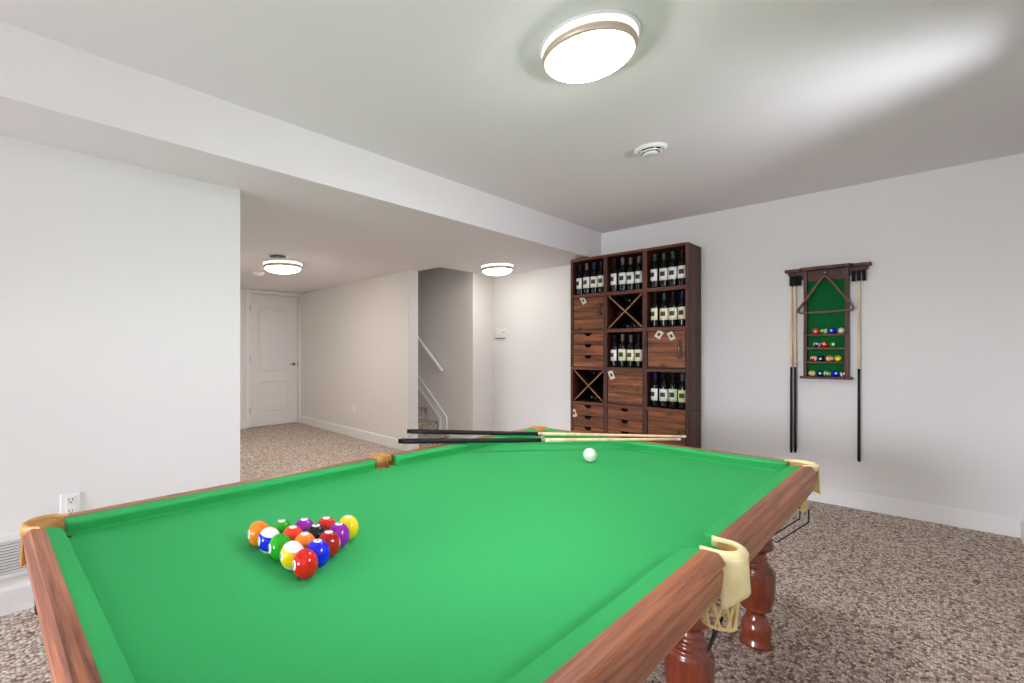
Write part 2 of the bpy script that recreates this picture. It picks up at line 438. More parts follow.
t = thing('ceiling_vent', (-1.132, 3.06, H), 'small round white air vent on the main ceiling between light and back wall', 'vent')
x, y = -1.132, 3.06
bm = bmesh.new(); lathe(bm, [(.040, H), (.088, H), (.088, H - .008), (.074, H - .020), (.066, H - .018), (.050, H - .004)], (x, y, 0), 40, cap=False); obj('outer_ring', bm, PLATE, t)
bm = bmesh.new(); lathe(bm, [(.0, H - .001), (.070, H - .001), (.070, H - .006), (0, H - .006)], (x, y, 0), 32); obj('dark_throat', bm, DARK, t)
bm = bmesh.new(); lathe(bm, [(.050, H - .018), (.062, H - .026), (.056, H - .030), (.044, H - .022), (.050, H - .018)], (x, y, 0), 36, cap=False)
for k in range(4):
    a = PI / 4 + k * PI / 2; tube(bm, [(x + .02 * math.cos(a), y + .02 * math.sin(a), H - .02), (x + .07 * math.cos(a), y + .07 * math.sin(a), H - .014)], .004, 6)
obj('middle_ring', bm, PLATE, t)
bm = bmesh.new(); lathe(bm, [(0, H - .02), (.030, H - .02), (.042, H - .034), (.036, H - .039), (0, H - .040)], (x, y, 0), 32); obj('centre_disc', bm, PLATE, t)

t = thing('ceiling_vent', (-4.235, 2.21, S), 'grey slotted vent on the hallway ceiling just above the round light', 'vent')
bm = bmesh.new(); lathe(bm, [(.055, S), (.095, S), (.092, S - .010), (.062, S - .016), (.055, S - .006)], (-4.235, 2.21, 0), 32, cap=False); obj('outer_ring', bm, PLATE, t)
bm = bmesh.new(); lathe(bm, [(0, S - .001), (.078, S - .001), (.078, S - .021), (0, S - .021)], (-4.235, 2.21, 0), 28); obj('grille', bm, GREYD, t)
t = thing('smoke_detector', (-5.35, 2.53, S), 'small pale smoke detector on the hallway ceiling in front of the door', 'smoke detector')
bm = bmesh.new(); lathe(bm, [(0, S), (.085, S), (.085, S - .015), (0, S - .015)], (-5.35, 2.53, 0), 32); obj('base', bm, PLATE, t)
bm = bmesh.new(); lathe(bm, [(0, S - .015), (.075, S - .015), (.070, S - .032), (.04, S - .04), (0, S - .04)], (-5.35, 2.53, 0), 32); obj('cover', bm, PLATE, t)

# ------------------------------------------------------------------ wall fittings
def outlet(loc, ang, label):
    """Duplex socket: built facing +x then turned about z."""
    t = thing('wall_outlet', loc, label, 'outlet')
    M = Matrix.Rotation(ang, 4, 'Z')
    def put(bm, name, m, par):
        bmesh.ops.transform(bm, matrix=Matrix.Translation(loc) @ M, verts=bm.verts[:]); return obj(name, bm, m, par)
    put(bx(0, .006, -.039, .039, -.058, .058, bev=.002), 'cover_plate', PLATE, t)
    for z in (-.026, .026):
        bm = bmesh.new(); box(bm, .006, .009, -.018, .018, z - .018, z + .018, bev=.0015)
        s = put(bm, 'socket', PLATE, t)
        bm = bmesh.new()
        box(bm, .009, .0095, -.0085, -.0055, z - .001, z + .010); box(bm, .009, .0095, .0055, .0085, z - .001, z + .010)
        box(bm, .009, .0095, -.003, .003, z - .012, z - .006); put(bm, 'socket_slots', DARK, s)
    return t
outlet((XL, .323, .425), 0, 'white wall outlet on the left wall just above the table rail')
outlet((-5.18, 3.8306, .388), -PI / 2 + .0728 * -1, 'white wall outlet low on the hallway wall right of the door')
t = thing('light_switch', (-3.53, YB, 1.385), 'white double switch plate on the wall left of the wine cabinet', 'switch')
obj('cover_plate', bx(-3.605, -3.455, YB - .008, YB, 1.325, 1.445, bev=.002), PLATE, t)
for x in (-3.565, -3.495):
    obj('rocker', bx(x - .022, x + .022, YB - .013, YB - .008, 1.352, 1.42, bev=.002), PLATE, t)
obj('indicator', bx(-3.487, -3.470, YB - .0145, YB - .013, 1.383, 1.395), DARK, t)
obj('plate_shadow', bx(-3.605, -3.465, YB - .016, YB, 1.315, 1.325), GREY, t)  # grey strip stands in for the shadow beneath the plate
t = thing('air_grille', (XL, -.09, .165), 'white louvred air grille low on the left wall behind the table corner', 'air grille')
bm = bmesh.new(); y0, y1 = -.42, .215
for q in ((y0, y1, .160, .176), (y0, y1, .318, .345), (y0, y0 + .02, .176, .318), (y1 - .02, y1, .176, .318)): box(bm, XL, XL + .016, *q)
obj('frame', bm, TRIM, t)
bm = bmesh.new(); box(bm, XL + .001, XL + .003, y0 + .02, y1 - .02, .176, .318); obj('dark_backing', bm, DARK, t)
bm = bmesh.new()
for k in range(11):
    z = .179 + k * .0128
    prism(bm, [(XL + .003, z + .005), (XL + .013, z), (XL + .013, z + .0022), (XL + .003, z + .0072)], y0 + .02, y1 - .02, 'y')
obj('slats', bm, TRIM, t)

# ------------------------------------------------------------------ pool table
HT = .70; ZC = .655                                     # rail top, playing cloth
WX0, WX1, WY0, WY1 = -1.552, -.352, .126, 2.513         # cloth cushion / wood line
CX, CY = (WX0 + WX1) / 2, 1.306
tbl = thing('pool_table', (CX, (WY0 + WY1) / 2, 0), 'large pool table with green cloth, reddish wooden rails and turned legs', 'pool table')
def circ(cx, cy, r, a0, a1, n=10): return [(cx + r * math.cos(a0 + (a1 - a0) * k / n), cy + r * math.sin(a0 + (a1 - a0) * k / n)) for k in range(n + 1)]
pr = .052
pts = []
pts += circ(WX0 - .005, WY0 - .005, .075, PI / 2, 0)
pts += circ(WX1 + .005, WY0 - .005, .075, PI, PI / 2)
pts += circ(WX1 + .034, CY, pr, -PI / 2, -3 * PI / 2)
pts += circ(WX1 + .005, WY1 + .005, .075, -PI / 2, -PI)
pts += circ(WX0 - .005, WY1 + .005, .075, 0, -PI / 2)
pts += circ(WX0 - .034, CY, pr, PI / 2, -PI / 2)
bm = bmesh.new(); prism(bm, pts, .615, ZC); obj('cloth_bed', bm, CLOTH, tbl)
bm = bmesh.new()
box(bm, WX0 + .05, WX1 - .05, WY0 + .05, WY1 - .05, .53, .612)
obj('under_frame', bm, RAILY, tbl)

def rail(p, q, n):
    """A wooden rail with its cushion, from plan point p to q along the wood line; n points outwards."""
    p = Vector((*p, 0)); q = Vector((*q, 0)); n = Vector((*n, 0)); L = (q - p).length; d = (q - p) / L
    prof = [(0, .66), (0, .70), (.0305, .70), (.044, .684), (.0455, .680), (.0445, .676), (.037, .672), (.036, .668), (.0415, .664), (.042, .655), (.038, .620), (.031, .600), (.022, .584), (.016, .580), (-.03, .580), (-.03, .612), (0, .62)]
    bm = bmesh.new()
    A = [bm.verts.new(p + n * u + Vector((0, 0, z))) for u, z in prof]; B = [bm.verts.new(q + n * u + Vector((0, 0, z))) for u, z in prof]
    m = len(prof); bm.faces.new(A); bm.faces.new(B[::-1])
    for i in range(m): bm.faces.new((A[i], B[i], B[(i + 1) % m], A[(i + 1) % m]))
    r = obj('rail', bm, RAILX if abs(d.x) > .5 else RAILY, tbl)
    bm = bmesh.new(); ss = [0, .004, .010, .018, .030, .045]; ss = ss + [L - s for s in ss[::-1]]
    rings = []
    for s in ss:
        e = min(s, L - s); k = min(1, e / .045); w = .012 + .026 * math.sqrt(max(0, 1 - (1 - k) ** 2))
        cp = [(0, .6985), (-w * .5, .698), (-w * .93, .6965), (-w, .692), (-w * .97, .686), (-w * .72, .664), (-w * .7, .653), (0, .653)]
        rings.append([bm.verts.new(p + d * s + n * u + Vector((0, 0, z))) for u, z in cp])
    for i in range(len(rings) - 1):
        for k in range(8):
            f = bm.faces.new((rings[i][k], rings[i][(k + 1) % 8], rings[i + 1][(k + 1) % 8], rings[i + 1][k])); f.smooth = k in (2, 3)
    bm.faces.new(rings[0]); bm.faces.new(rings[-1][::-1])
    obj('cushion', bm, CLOTH, r)
gs, gc = .058, .048
rail((WX1, WY0 + gc), (WX1, CY - gs), (1, 0)); rail((WX1, CY + gs), (WX1, WY1 - gc), (1, 0))
rail((WX0, WY0 + gc), (WX0, CY - gs), (-1, 0)); rail((WX0, CY + gs), (WX0, WY1 - gc), (-1, 0))
rail((WX0 + gc, WY0), (WX1 - gc, WY0), (0, -1)); rail((WX0 + gc, WY1), (WX1 - gc, WY1), (0, 1))

def pocket(c, out, hw, dep, lea, fl=6, inner=0):
    """Leather-covered pocket: U-shaped rim between the rails, hanging flap, corded net, wire runners."""
    o = Vector((*out, 0)).normalized(); e = Vector((-o.y, o.x, 0)); c = Vector((*c, 0))
    N = 28; path = []; tan = []
    for k in range(N + 1):
        a = -PI / 2 * 1.0 + PI * k / N
        path.append(c + o * (dep * max(0, math.cos(a)) ** .8) + e * (hw * math.sin(a)))
    # straight prongs running back along the rails
    path = [c - o * .022 - e * hw * 1.06, c - o * .010 - e * hw * 1.02] + path + [c - o * .010 + e * hw * 1.02, c - o * .022 + e * hw * 1.06]
    M = len(path); bm = bmesh.new(); rings = []; outs = []
    for i in range(M):
        t = (path[min(i + 1, M - 1)] - path[max(i - 1, 0)]).normalized(); nn = Vector((t.y, -t.x, 0))
        if nn.dot(path[i] - c + o * .03) < 0: nn = -nn
        s = i / (M - 1); w = .0045 + .0145 * max(0, math.sin(PI * s)) ** 1.6; outs.append((path[i], nn, w, s))
        pf = [(0, HT - .020), (0, HT + .000), (w * .15, HT + .0045), (w * .5, HT + .0055), (w * .85, HT + .002), (w, HT - .005), (w, HT - .020)]
        rings.append([bm.verts.new(path[i] + nn * u + Vector((0, 0, z))) for u, z in pf])
    for i in range(M - 1):
        for k in range(7):
            f = bm.faces.new((rings[i][k], rings[i][(k + 1) % 7], rings[i + 1][(k + 1) % 7], rings[i + 1][k])); f.smooth = True
    bm.faces.new(rings[0]); bm.faces.new(rings[-1][::-1])
    pk = obj('pocket', bm, lea, tbl)
    # flap
    bm = bmesh.new(); cols = []
    for P, nn, w, s in outs[fl:-fl]:
        side = abs(s - .5) * 2
        zb = .598 - .016 * min(1, side / .6) ** 3 + .010 * math.cos(side * 2.6) - (.022 if o.y else 0)
        col = []
        for j in range(9):
            v = j / 8; z = HT - .004 - (HT - .004 - zb) * v
            u = w + .001 + .003 * v ** 1.5 + .008 * v * v * side
            col.append((P + nn * u + Vector((0, 0, z)), P + nn * (u - .0045) + Vector((0, 0, z))))
        cols.append(col)
    V = [[(bm.verts.new(a), bm.verts.new(b)) for a, b in col] for col in cols]; n = len(V)
    for i in range(n - 1):
        for j in range(8):
            f = bm.faces.new((V[i][j][0], V[i + 1][j][0], V[i + 1][j + 1][0], V[i][j + 1][0])); f.smooth = True
            f = bm.faces.new((V[i][j][1], V[i][j + 1][1], V[i + 1][j + 1][1], V[i + 1][j][1])); f.smooth = True
        bm.faces.new((V[i][0][0], V[i][0][1], V[i + 1][0][1], V[i + 1][0][0])); bm.faces.new((V[i][8][0], V[i + 1][8][0], V[i + 1][8][1], V[i][8][1]))
    for i in (0, n - 1):
        for j in range(8): bm.faces.new((V[i][j][0], V[i][j + 1][0], V[i][j + 1][1], V[i][j][1]))
    obj('leather_flap', bm, lea, pk)
    # net
    bm = bmesh.new(); nc = c + o * (.004 - inner); K = 9
    def npt(a, v): r = .042 - .010 * v; return (nc.x + r * math.cos(a), nc.y + r * math.sin(a), .640 - .118 * v)
    for k in range(K):
        for sg in (1, -1):
            tube(bm, [npt(2 * PI * k / K + sg * (2 * PI / K) * 1.25 * v / 12, v / 12) for v in range(13)], .0030, 5)
    for v in (0, 1): tube(bm, [npt(2 * PI * k / 24, v) for k in range(24)], .004, 6, closed=True)
    obj('pocket_net', bm, NETM, pk)
    # liner inside the mouth
    bm = bmesh.new(); ls = []
    for P, nn, w, s in outs[1:-1]: ls.append([bm.verts.new(P - nn * .0005 + Vector((0, 0, z))) for z in (HT - .006, .645)] + [bm.verts.new(P + nn * .003 + Vector((0, 0, z))) for z in (.645, HT - .006)])
    for i in range(len(ls) - 1):
        for k in range(4):
            f = bm.faces.new((ls[i][k], ls[i][(k + 1) % 4], ls[i + 1][(k + 1) % 4], ls[i + 1][k])); f.smooth = True
    obj('pocket_liner', bm, TAN, pk)
    # ball runner: two wires that drop from the net and run in under the table to a bend
    bm = bmesh.new(); w = .022
    line = lambda s: [nc + e * s * w + o * .036 + Vector((0, 0, .522)), nc + e * s * w + o * .034 + Vector((0, 0, .470)), nc + e * s * w - o * .06 + Vector((0, 0, .405)), nc + e * s * w - o * .085 + Vector((0, 0, .388))]
    A = line(-1); B = line(1); endc = nc - o * .092 + Vector((0, 0, .390))
    if o.y == 0:
        A = [nc + e * -.030 + Vector((0, 0, .524)), nc + e * -.026 - o * .004 + Vector((0, 0, .500)), nc + e * -.010 - o * .020 + Vector((0, 0, .450))]
        B = [nc + e * .030 + Vector((0, 0, .524)), nc + e * .024 - o * .004 + Vector((0, 0, .505)), nc + e * .004 - o * .020 + Vector((0, 0, .448))]
        endc = nc - o * .024 + Vector((0, 0, .444))
    tube(bm, A + [endc] + B[::-1], .0026, 8)
    obj('ball_runner', bm, WIRE, pk)
    bm = bmesh.new()
    q = nc - o * .055; tube(bm, [q - e * .055 + Vector((0, 0, .60)), q - e * .055 + Vector((0, 0, .635)), q + e * .055 + Vector((0, 0, .635)), q + e * .055 + Vector((0, 0, .60))], .006, 8)
    obj('bracket', bm, STEEL, pk)
    return pk
pocket((WX1 + .016, CY - .008), (1, 0), .041, .040, LEATHER, 5)
pocket((WX0 - .016, CY), (-1, 0), .034, .032, TAN)
dg = .012
for sx, sy in ((1, 1), (-1, 1), (-1, -1), (1, -1)):
    cx = WX1 if sx > 0 else WX0; cy = WY1 if sy > 0 else WY0
    pocket((cx - sx * dg, cy - sy * dg), (sx, sy), .044, .044, LEATHER if sx > 0 else TAN, 12 if sx > 0 else 13, .020)

# turned legs
def leg(x, y):
    prof = [(.040, .545), (.040, .43), (.052, .415), (.057, .402), (.057, .388), (.048, .378), (.036, .368), (.032, .356), (.038, .350), (.038, .344), (.034, .338), (.042, .330), (.046, .324), (.042, .320), (.052, .312), (.057, .306), (.054, .302), (.0615, .294), (.0625, .288), (.0625, .262), (.061, .225), (.057, .185), (.050, .160), (.049, .152), (.051, .148), (.044, .142), (.032, .132), (.030, .122), (.034, .116), (.033, .110), (.040, .100), (.049, .078), (.050, .060), (.045, .040), (.047, .026), (.053, .012), (.054, .004), (.044, 0), (0, 0)]
    bm = bmesh.new(); lathe(bm, prof, (x, y, 0), 40)
    lg = obj('leg', bm, LEGW, tbl)
    return lg
for x in (WX1 - .115, WX0 + .115):
    for y in (2.31, 1.54, .42): leg(x, y)

# ------------------------------------------------------------------ balls
FONT_CACHE = {}
def glyphs(txt):
    if txt not in FONT_CACHE:
        cu = bpy.data.curves.new('number', 'FONT'); cu.body = txt; cu.align_x = 'CENTER'; cu.align_y = 'CENTER'; cu.size = 1; cu.offset = .02
        o = bpy.data.objects.new('number', cu); COL.objects.link(o)
        dgr = bpy.context.evaluated_depsgraph_get(); me = bpy.data.meshes.new_from_object(o.evaluated_get(dgr))
        FONT_CACHE[txt] = ([v.co.copy() for v in me.vertices], [list(p.vertices) for p in me.polygons])
        bpy.data.objects.remove(o); bpy.data.curves.remove(cu); bpy.data.meshes.remove(me)
    return FONT_CACHE[txt]

def ball(name, c, r, color, stripe, number, face, label, group, zs=1.0, pole=None, cat='pool ball', roll=0, band=33):
    """Ball on its base point c. face = direction the number looks, pole = stripe axis."""
    d = Vector(face).normalized(); p = Vector(pole or (0, 0, 1)); p = (p - d * p.dot(d))
    if p.length < .05: p = Vector((0, 1, 0)) - d * d.y
    p.normalize(); e1 = p.cross(d)
    if roll: 
        q = Matrix.Rotation(roll, 3, d); p = q @ p; e1 = q @ e1
    ctr = Vector(c) + Vector((0, 0, r * zs))
    W = lambda v, k=1: ctr + Vector((v.x * r * k, v.y * r * k, v.z * r * k * zs))
    c = (c[0], c[1], c[2] + .0006); ctr.z += .0006
    t = thing(name, c, label, cat, group)
    bm = bmesh.new(); B = math.radians(band)
    Q = PI / 2 - B; lats = [-PI / 2 + Q * k / 8 for k in range(1, 8)] + [-B + 2 * B * k / 10 for k in range(11)] + [PI / 2 - Q * k / 8 for k in range(7, 0, -1)]
    seg = 36; rings = [[bm.verts.new(W(d * math.cos(la) * math.cos(2 * PI * k / seg) + e1 * math.cos(la) * math.sin(2 * PI * k / seg) + p * math.sin(la))) for k in range(seg)] for la in lats]
    s_, n_ = bm.verts.new(W(-p)), bm.verts.new(W(p))
    for i in range(len(rings) - 1):
        mid = (lats[i] + lats[i + 1]) / 2
        for k in range(seg):
            f = bm.faces.new((rings[i][k], rings[i][(k + 1) % seg], rings[i + 1][(k + 1) % seg], rings[i + 1][k])); f.smooth = True
            f.material_index = 1 if (stripe and abs(mid) > B) else 0
    for k in range(seg):
        for f in (bm.faces.new((s_, rings[0][(k + 1) % seg], rings[0][k])), bm.faces.new((n_, rings[-1][k], rings[-1][(k + 1) % seg]))):
            f.smooth = True; f.material_index = 1 if stripe else 0
    obj('body', bm, [BCOL[color] if color else BW, BW], t)
    if number:
        bm = bmesh.new(); A = math.radians(20.5); cv = bm.verts.new(W(d, 1.003)); prev = None
        for j in range(1, 5):
            a = A * j / 4; ring = [bm.verts.new(W(d * math.cos(a) + (e1 * math.cos(2 * PI * k / 24) + p * math.sin(2 * PI * k / 24)) * math.sin(a), 1.003)) for k in range(24)]
            for k in range(24):
                f = bm.faces.new((cv, ring[k], ring[(k + 1) % 24])) if j == 1 else bm.faces.new((prev[k], prev[(k + 1) % 24], ring[(k + 1) % 24], ring[k]))
                f.smooth = True
            prev = ring
        sp = obj('number_spot', bm, SPOT, t)
        vs, ps = glyphs(number); bm = bmesh.new(); k = .46 if len(number) < 2 else .34
        V = [bm.verts.new(W((d + e1 * v.x * k + p * v.y * k).normalized(), 1.008)) for v in vs]
        for q in ps:
            try: bm.faces.new([V[i] for i in q])
            except ValueError: pass
        obj('number', bm, INK, sp)
    return t

BR = .0281; ZS = 1.13; G = 'racked pool balls on the green cloth'
ax, ay, sp_ = -.9035, .5375, .0568
lf = (-.11, -.89, .10)       # number looks out of the front of the triangle, to the left in the photo
tp = (.06, -.04, 1)
up_ = (.15, .12, 1)
RACK = [
    (0, 0, 'red', 0, '3', lf, None, 'solid red ball at the nearest point of the racked triangle'),
    (0, 1, 'yellow', 1, '9', lf, up_, 'yellow and white striped ball next to the nearest red ball in the rack'),
    (0, 2, 'green', 0, '6', lf, None, 'solid green ball in the middle of the front left edge of the rack'),
    (0, 3, 'blue', 1, '2', lf, up_, 'blue and white striped ball beside the orange corner ball of the rack'),
    (0, 4, 'orange', 0, '5', lf, None, 'solid orange ball at the left corner of the racked triangle'),
    (1, 0, 'blue', 0, '2', tp, None, 'solid blue ball just behind the nearest red ball on the right edge of the rack'),
    (1, 1, 'orange', 1, '13', tp, (-.40, -.87, .1), 'orange ball with number on top, behind the yellow and white striped ball'),
    (1, 2, 'scarlet', 1, '11', tp, (-.40, -.87, .1), 'orange-red ball with number on top, behind the solid green ball of the rack'),
    (1, 3, 'green', 1, '14', tp, (-.40, -.87, .1), 'green ball with number on top, behind the blue and white striped ball'),
    (2, 0, 'maroon', 1, '15', tp, (-.40, -.87, .1), 'dark red ball in the middle of the right edge of the rack'),
    (2, 1, 'black', 0, '8', tp, None, 'black eight ball inside the racked triangle'),
    (2, 2, 'purple', 1, '12', tp, (-.40, -.87, .1), 'purple ball on the far edge of the rack, behind the black ball'),
    (3, 0, 'purple', 0, '4', tp, None, 'solid purple ball beside the yellow corner ball of the rack'),
    (3, 1, 'red', 1, '15', tp, (-.40, -.87, .1), 'bright red ball with number on top, between black ball and yellow ball'),
    (4, 0, 'yellow', 0, '1', tp, None, 'solid yellow ball at the far right corner of the racked triangle'),
]
for i, j, col, st, num, fc, po, lab in RACK:
    x = ax - sp_ * j - sp_ * i * .5; y = ay + sp_ * i * .866
    ball('pool_ball', (x, y, ZC), BR, col, st, num, fc, lab, G, ZS, po, band=62 if fc is tp else 33)
ball('cue_ball', (-1.021, 2.073, ZC), .0285, None, 0, None, (1, 0, 0), 'white cue ball alone on the green cloth near the two crossed cues', None, 1.10)

# ------------------------------------------------------------------ cues
def cue(a, b, label, group, frac, r0=.0135, r1=.006, tipcol=BLUE_TIP, bumper=True):
    """Cue from butt end a to tip b: black butt, joint rings, maple shaft, ferrule, tip."""
    a = Vector(a); b = Vector(b); L = (b - a).length; d = (b - a) / L
    q = Vector((0, 0, 1)).rotation_difference(d).to_matrix()
    t = thing('pool_cue', a, label, 'pool cue', group)
    R = lambda s: r0 + (r1 - r0) * s
    def seg(name, s0, s1, m, k=1.0):
        bm = bmesh.new(); n = 6
        prof = [(R(s0 + (s1 - s0) * i / n) * k, L * (s0 + (s1 - s0) * i / n)) for i in range(n + 1)]
        lathe(bm, prof, a, 16, R=q); return obj(name, bm, m, t)
    if bumper: seg('rubber_bumper', 0, .012, BLACK, .85)
    seg('butt', .012 if bumper else 0, frac - .012, BUTT)
    seg('joint_ring', frac - .012, frac, STEEL, 1.02)
    # shaft grain runs along the cue: own mesh in own direction
    seg('shaft', frac, .985, MAPLE); seg('ferrule', .985, .996, IVORY, 1.02); seg('tip', .996, 1, tipcol, .95)
    return t
zr = HT + .0145
cue((-1.714, 1.538, zr + .002), (-.852, 2.696, HT + .0065), 'nearer of the two black-butted cues lying across the far table corner', 'cues laid on the table', .505)
cue((-1.896, 1.765, zr + .002), (-.858, 2.798, HT + .0065), 'farther of the two black-butted cues lying across the far table corner', 'cues laid on the table', .49)

# ------------------------------------------------------------------ cue rack on the back wall
rk = thing('cue_rack', (-.547, YB, .955), 'wooden wall rack with green felt back, ball shelves and a top ledge for cues', 'cue rack')
PX0, PX1, RZ0, RZ1 = -.668, -.432, .958, 1.775
obj('felt_panel', bx(PX0 + .006, PX1 - .006, YB - .012, YB - .001, RZ0, RZ1 - .01), FELT, rk)
for x0, x1 in ((PX0 - .008, PX0 + .012), (PX1 - .012, PX1 + .008)):
    bm = bmesh.new()
    prism(bm, [(YB - .001, RZ0), (YB - .068, RZ0), (YB - .068, RZ0 + .33), (YB - .058, RZ0 + .36), (YB - .048, RZ0 + .46), (YB - .052, RZ0 + .60), (YB - .060, RZ0 + .72), (YB - .062, RZ1), (YB - .001, RZ1)], x0, x1, 'x')
    obj('side_panel', bm, RACKW, rk)
for z in (1.286, 1.184, 1.078):
    obj('shelf', bx(PX0 + .012, PX1 - .012, YB - .064, YB - .012, z - .013, z, bev=.002), WALNUT, rk)
obj('bottom_shelf', bx(PX0 - .028, PX1 + .028, YB - .078, YB - .001, RZ0 - .012, RZ0 + .006, bev=.003), RACKW, rk)
bm = bmesh.new(); box(bm, PX0 + .012, PX1 - .012, YB - .030, YB - .012, 1.695, RZ1); obj('header_board', bm, RACKW, rk)
bm = bmesh.new()
prism(bm, [(-.79, YB - .001), (-.79, YB - .055), (-.700, YB - .060), (-.680, YB - .100), (-.42, YB - .100), (-.400, YB - .060), (-.308, YB - .055), (-.308, YB - .001)], RZ1, RZ1 + .022)
obj('top_ledge', bm, RACKW, rk)
for s, x0, x1 in ((-1, -.775, PX0 - .008), (1, PX1 + .008, -.322)):
    bm = bmesh.new(); z = RZ1
    pts = [(x0, z), (x0, z - .018), ((x0 * .7 + x1 * .3), z - .055), (x1, z - .06), (x1, z)] if s < 0 else [(x0, z), (x0, z - .06), (x0 * .3 + x1 * .7, z - .04), (x1, z - .018), (x1, z)]
    prism(bm, pts, YB - .024, YB - .001, 'y'); obj('wing_board', bm, RACKW, rk)
CLX = [-.752, -.728, -.703, -.400, -.372, -.345]
for x in CLX:
    bm = bmesh.new()
    o_, i_ = .0092, .0070; yc = YB - .0375
    ring = [(x - o_, yc - .0135), (x + o_, yc - .0135), (x + o_, yc + .0135), (x - o_, yc + .0135)]; hole = [(x - i_, yc - .0095), (x + i_, yc - .0095), (x + i_, yc + .0095), (x - i_, yc + .0095)]
    V = [[[bm.verts.new((p[0], p[1], z)) for p in L_] for z in (1.668, 1.745)] for L_ in (ring, hole)]
    for k in range(4):
        q = (k + 1) % 4
        for a in (0, 1): bm.faces.new((V[a][0][k], V[a][0][q], V[a][1][q], V[a][1][k]))
        for z in (0, 1): bm.faces.new((V[0][z][k], V[0][z][q], V[1][z][q], V[1][z][k]))
    obj('cue_clip', bm, BLACK, rk)
bm = bmesh.new(); tube(bm, [(-.548, YB - .030, 1.738), (-.548, YB - .085, 1.738), (-.548, YB - .092, 1.752)], .006, 8); obj('peg', bm, STEEL, rk)

# triangle hung on the peg
bm = bmesh.new(); yy = YB - .080
Tt, Tl, Tr = Vector((-.548, yy, 1.735)), Vector((-.720, yy, 1.447)), Vector((-.383, yy, 1.455))
def rounded(ps, r, n=6):
    out = []
    for i, p in enumerate(ps):
        a = (ps[i - 1] - p).normalized(); b = (ps[(i + 1) % 3] - p).normalized()
        for k in range(n + 1):
            s = k / n; out.append(p + a * r * (1 - s) ** 2 + b * r * s ** 2)
    return out
loop = rounded([Tt, Tr, Tl], .045); n = len(loop); rings = []
cen = (Tt + Tl + Tr) / 3
for i in range(n):
    t = (loop[(i + 1) % n] - loop[i - 1]).normalized(); nn = t.cross(Vector((0, 1, 0)))
    if nn.dot(loop[i] - cen) < 0: nn = -nn
    rings.append([bm.verts.new(loop[i] + nn * u + Vector((0, w, 0))) for u, w in ((-.006, -.019), (.006, -.019), (.006, .012), (-.006, .012))])
for i in range(n):
    for k in range(4): bm.faces.new((rings[i][k], rings[i][(k + 1) % 4], rings[(i + 1) % n][(k + 1) % 4], rings[(i + 1) % n][k]))
obj('ball_triangle', bm, WALNUT, None, 'wooden racking triangle hanging from the peg of the green wall rack', 'rack triangle')

GR = 'cues hanging in the wall rack'
for x, z0, lab in ((CLX[0], .358, 'leftmost of the two cues hanging in the left clips of the wall rack'), (CLX[1], .362, 'hanging cue closest to the green panel on the left of the wall rack'), (CLX[4], .352, 'single cue hanging in the right clips of the wall rack')):
    cue((x, YB - .0375, z0), (x, YB - .0375, 1.735), lab, GR, .50, .0092, .0052)

GB = 'spare balls on the wall rack shelves'
SH = [(1.286, [(-.618, 'scarlet', 0, 'orange-red ball at the left of the top shelf in the wall rack'), (-.573, 'green', 1, 'green and white ball second on the top shelf of the wall rack'), (-.525, 'blue', 0, 'solid blue ball third on the top shelf of the wall rack'), (-.476, 'pale', 0, 'pale whitish ball at the right end of the top shelf of the wall rack')]),
      (1.184, [(-.611, 'navy', 1, 'white and navy ball at the left of the second shelf in the wall rack'), (-.567, 'red', 0, 'red ball in the middle of the second shelf of the wall rack'), (-.522, 'green', 0, 'dark green ball at the right of the second shelf of the wall rack')]),
      (1.078, [(-.631, 'red', 1, 'red and white ball at the left of the third shelf in the wall rack'), (-.586, 'black', 0, 'black ball on the third shelf of the wall rack'), (-.541, 'orange', 1, 'orange and white ball on the third shelf of the wall rack'), (-.494, 'yellow', 0, 'yellow ball at the right of the third shelf of the wall rack')]),
      (.964, [(-.640, 'yellow', 1, 'yellow ball at the left end of the bottom shelf of the wall rack'), (-.597, 'navy', 0, 'dark purplish blue ball second on the bottom shelf of the wall rack'), (-.554, 'green', 1, 'white ball with a green band in the middle of the bottom rack shelf'), (-.510, 'blue', 0, 'bright blue ball fourth on the bottom shelf of the wall rack'), (-.463, 'brown', 1, 'brown and white ball at the right end of the bottom shelf of the wall rack')])]
for z, row in SH:
    for k, (x, c, st, lab) in enumerate(row):
        ball('pool_ball', (x + .011, YB - .036, z), .0212, c, st, str(k + 3), (random.uniform(-.3, .5), -.9, random.uniform(-.2, .4)), lab, GB, 1.05, (1, .1, random.uniform(-.4, .4)))

# ------------------------------------------------------------------ wine cabinet
YF, YR = 4.53, YB - .016
cab = thing('wine_cabinet', (-1.905, (YF + YR) / 2, 0), 'tall dark rustic wooden wine cabinet with open bottle cells, doors and drawers', 'wine cabinet')
VX = [(-2.434, -2.410), (-2.099, -2.063), (-1.744, -1.706), (-1.400, -1.376)]
ZB = [(0, .03), (.270, .300), (.626, .656), (.975, 1.005), (1.338, 1.370), (1.690, 1.722), (2.060, 2.083)]
for x0, x1 in VX[1:3]: obj('upright', bx(x0, x1, YF, YR, 0, 2.06), CABZ, cab)
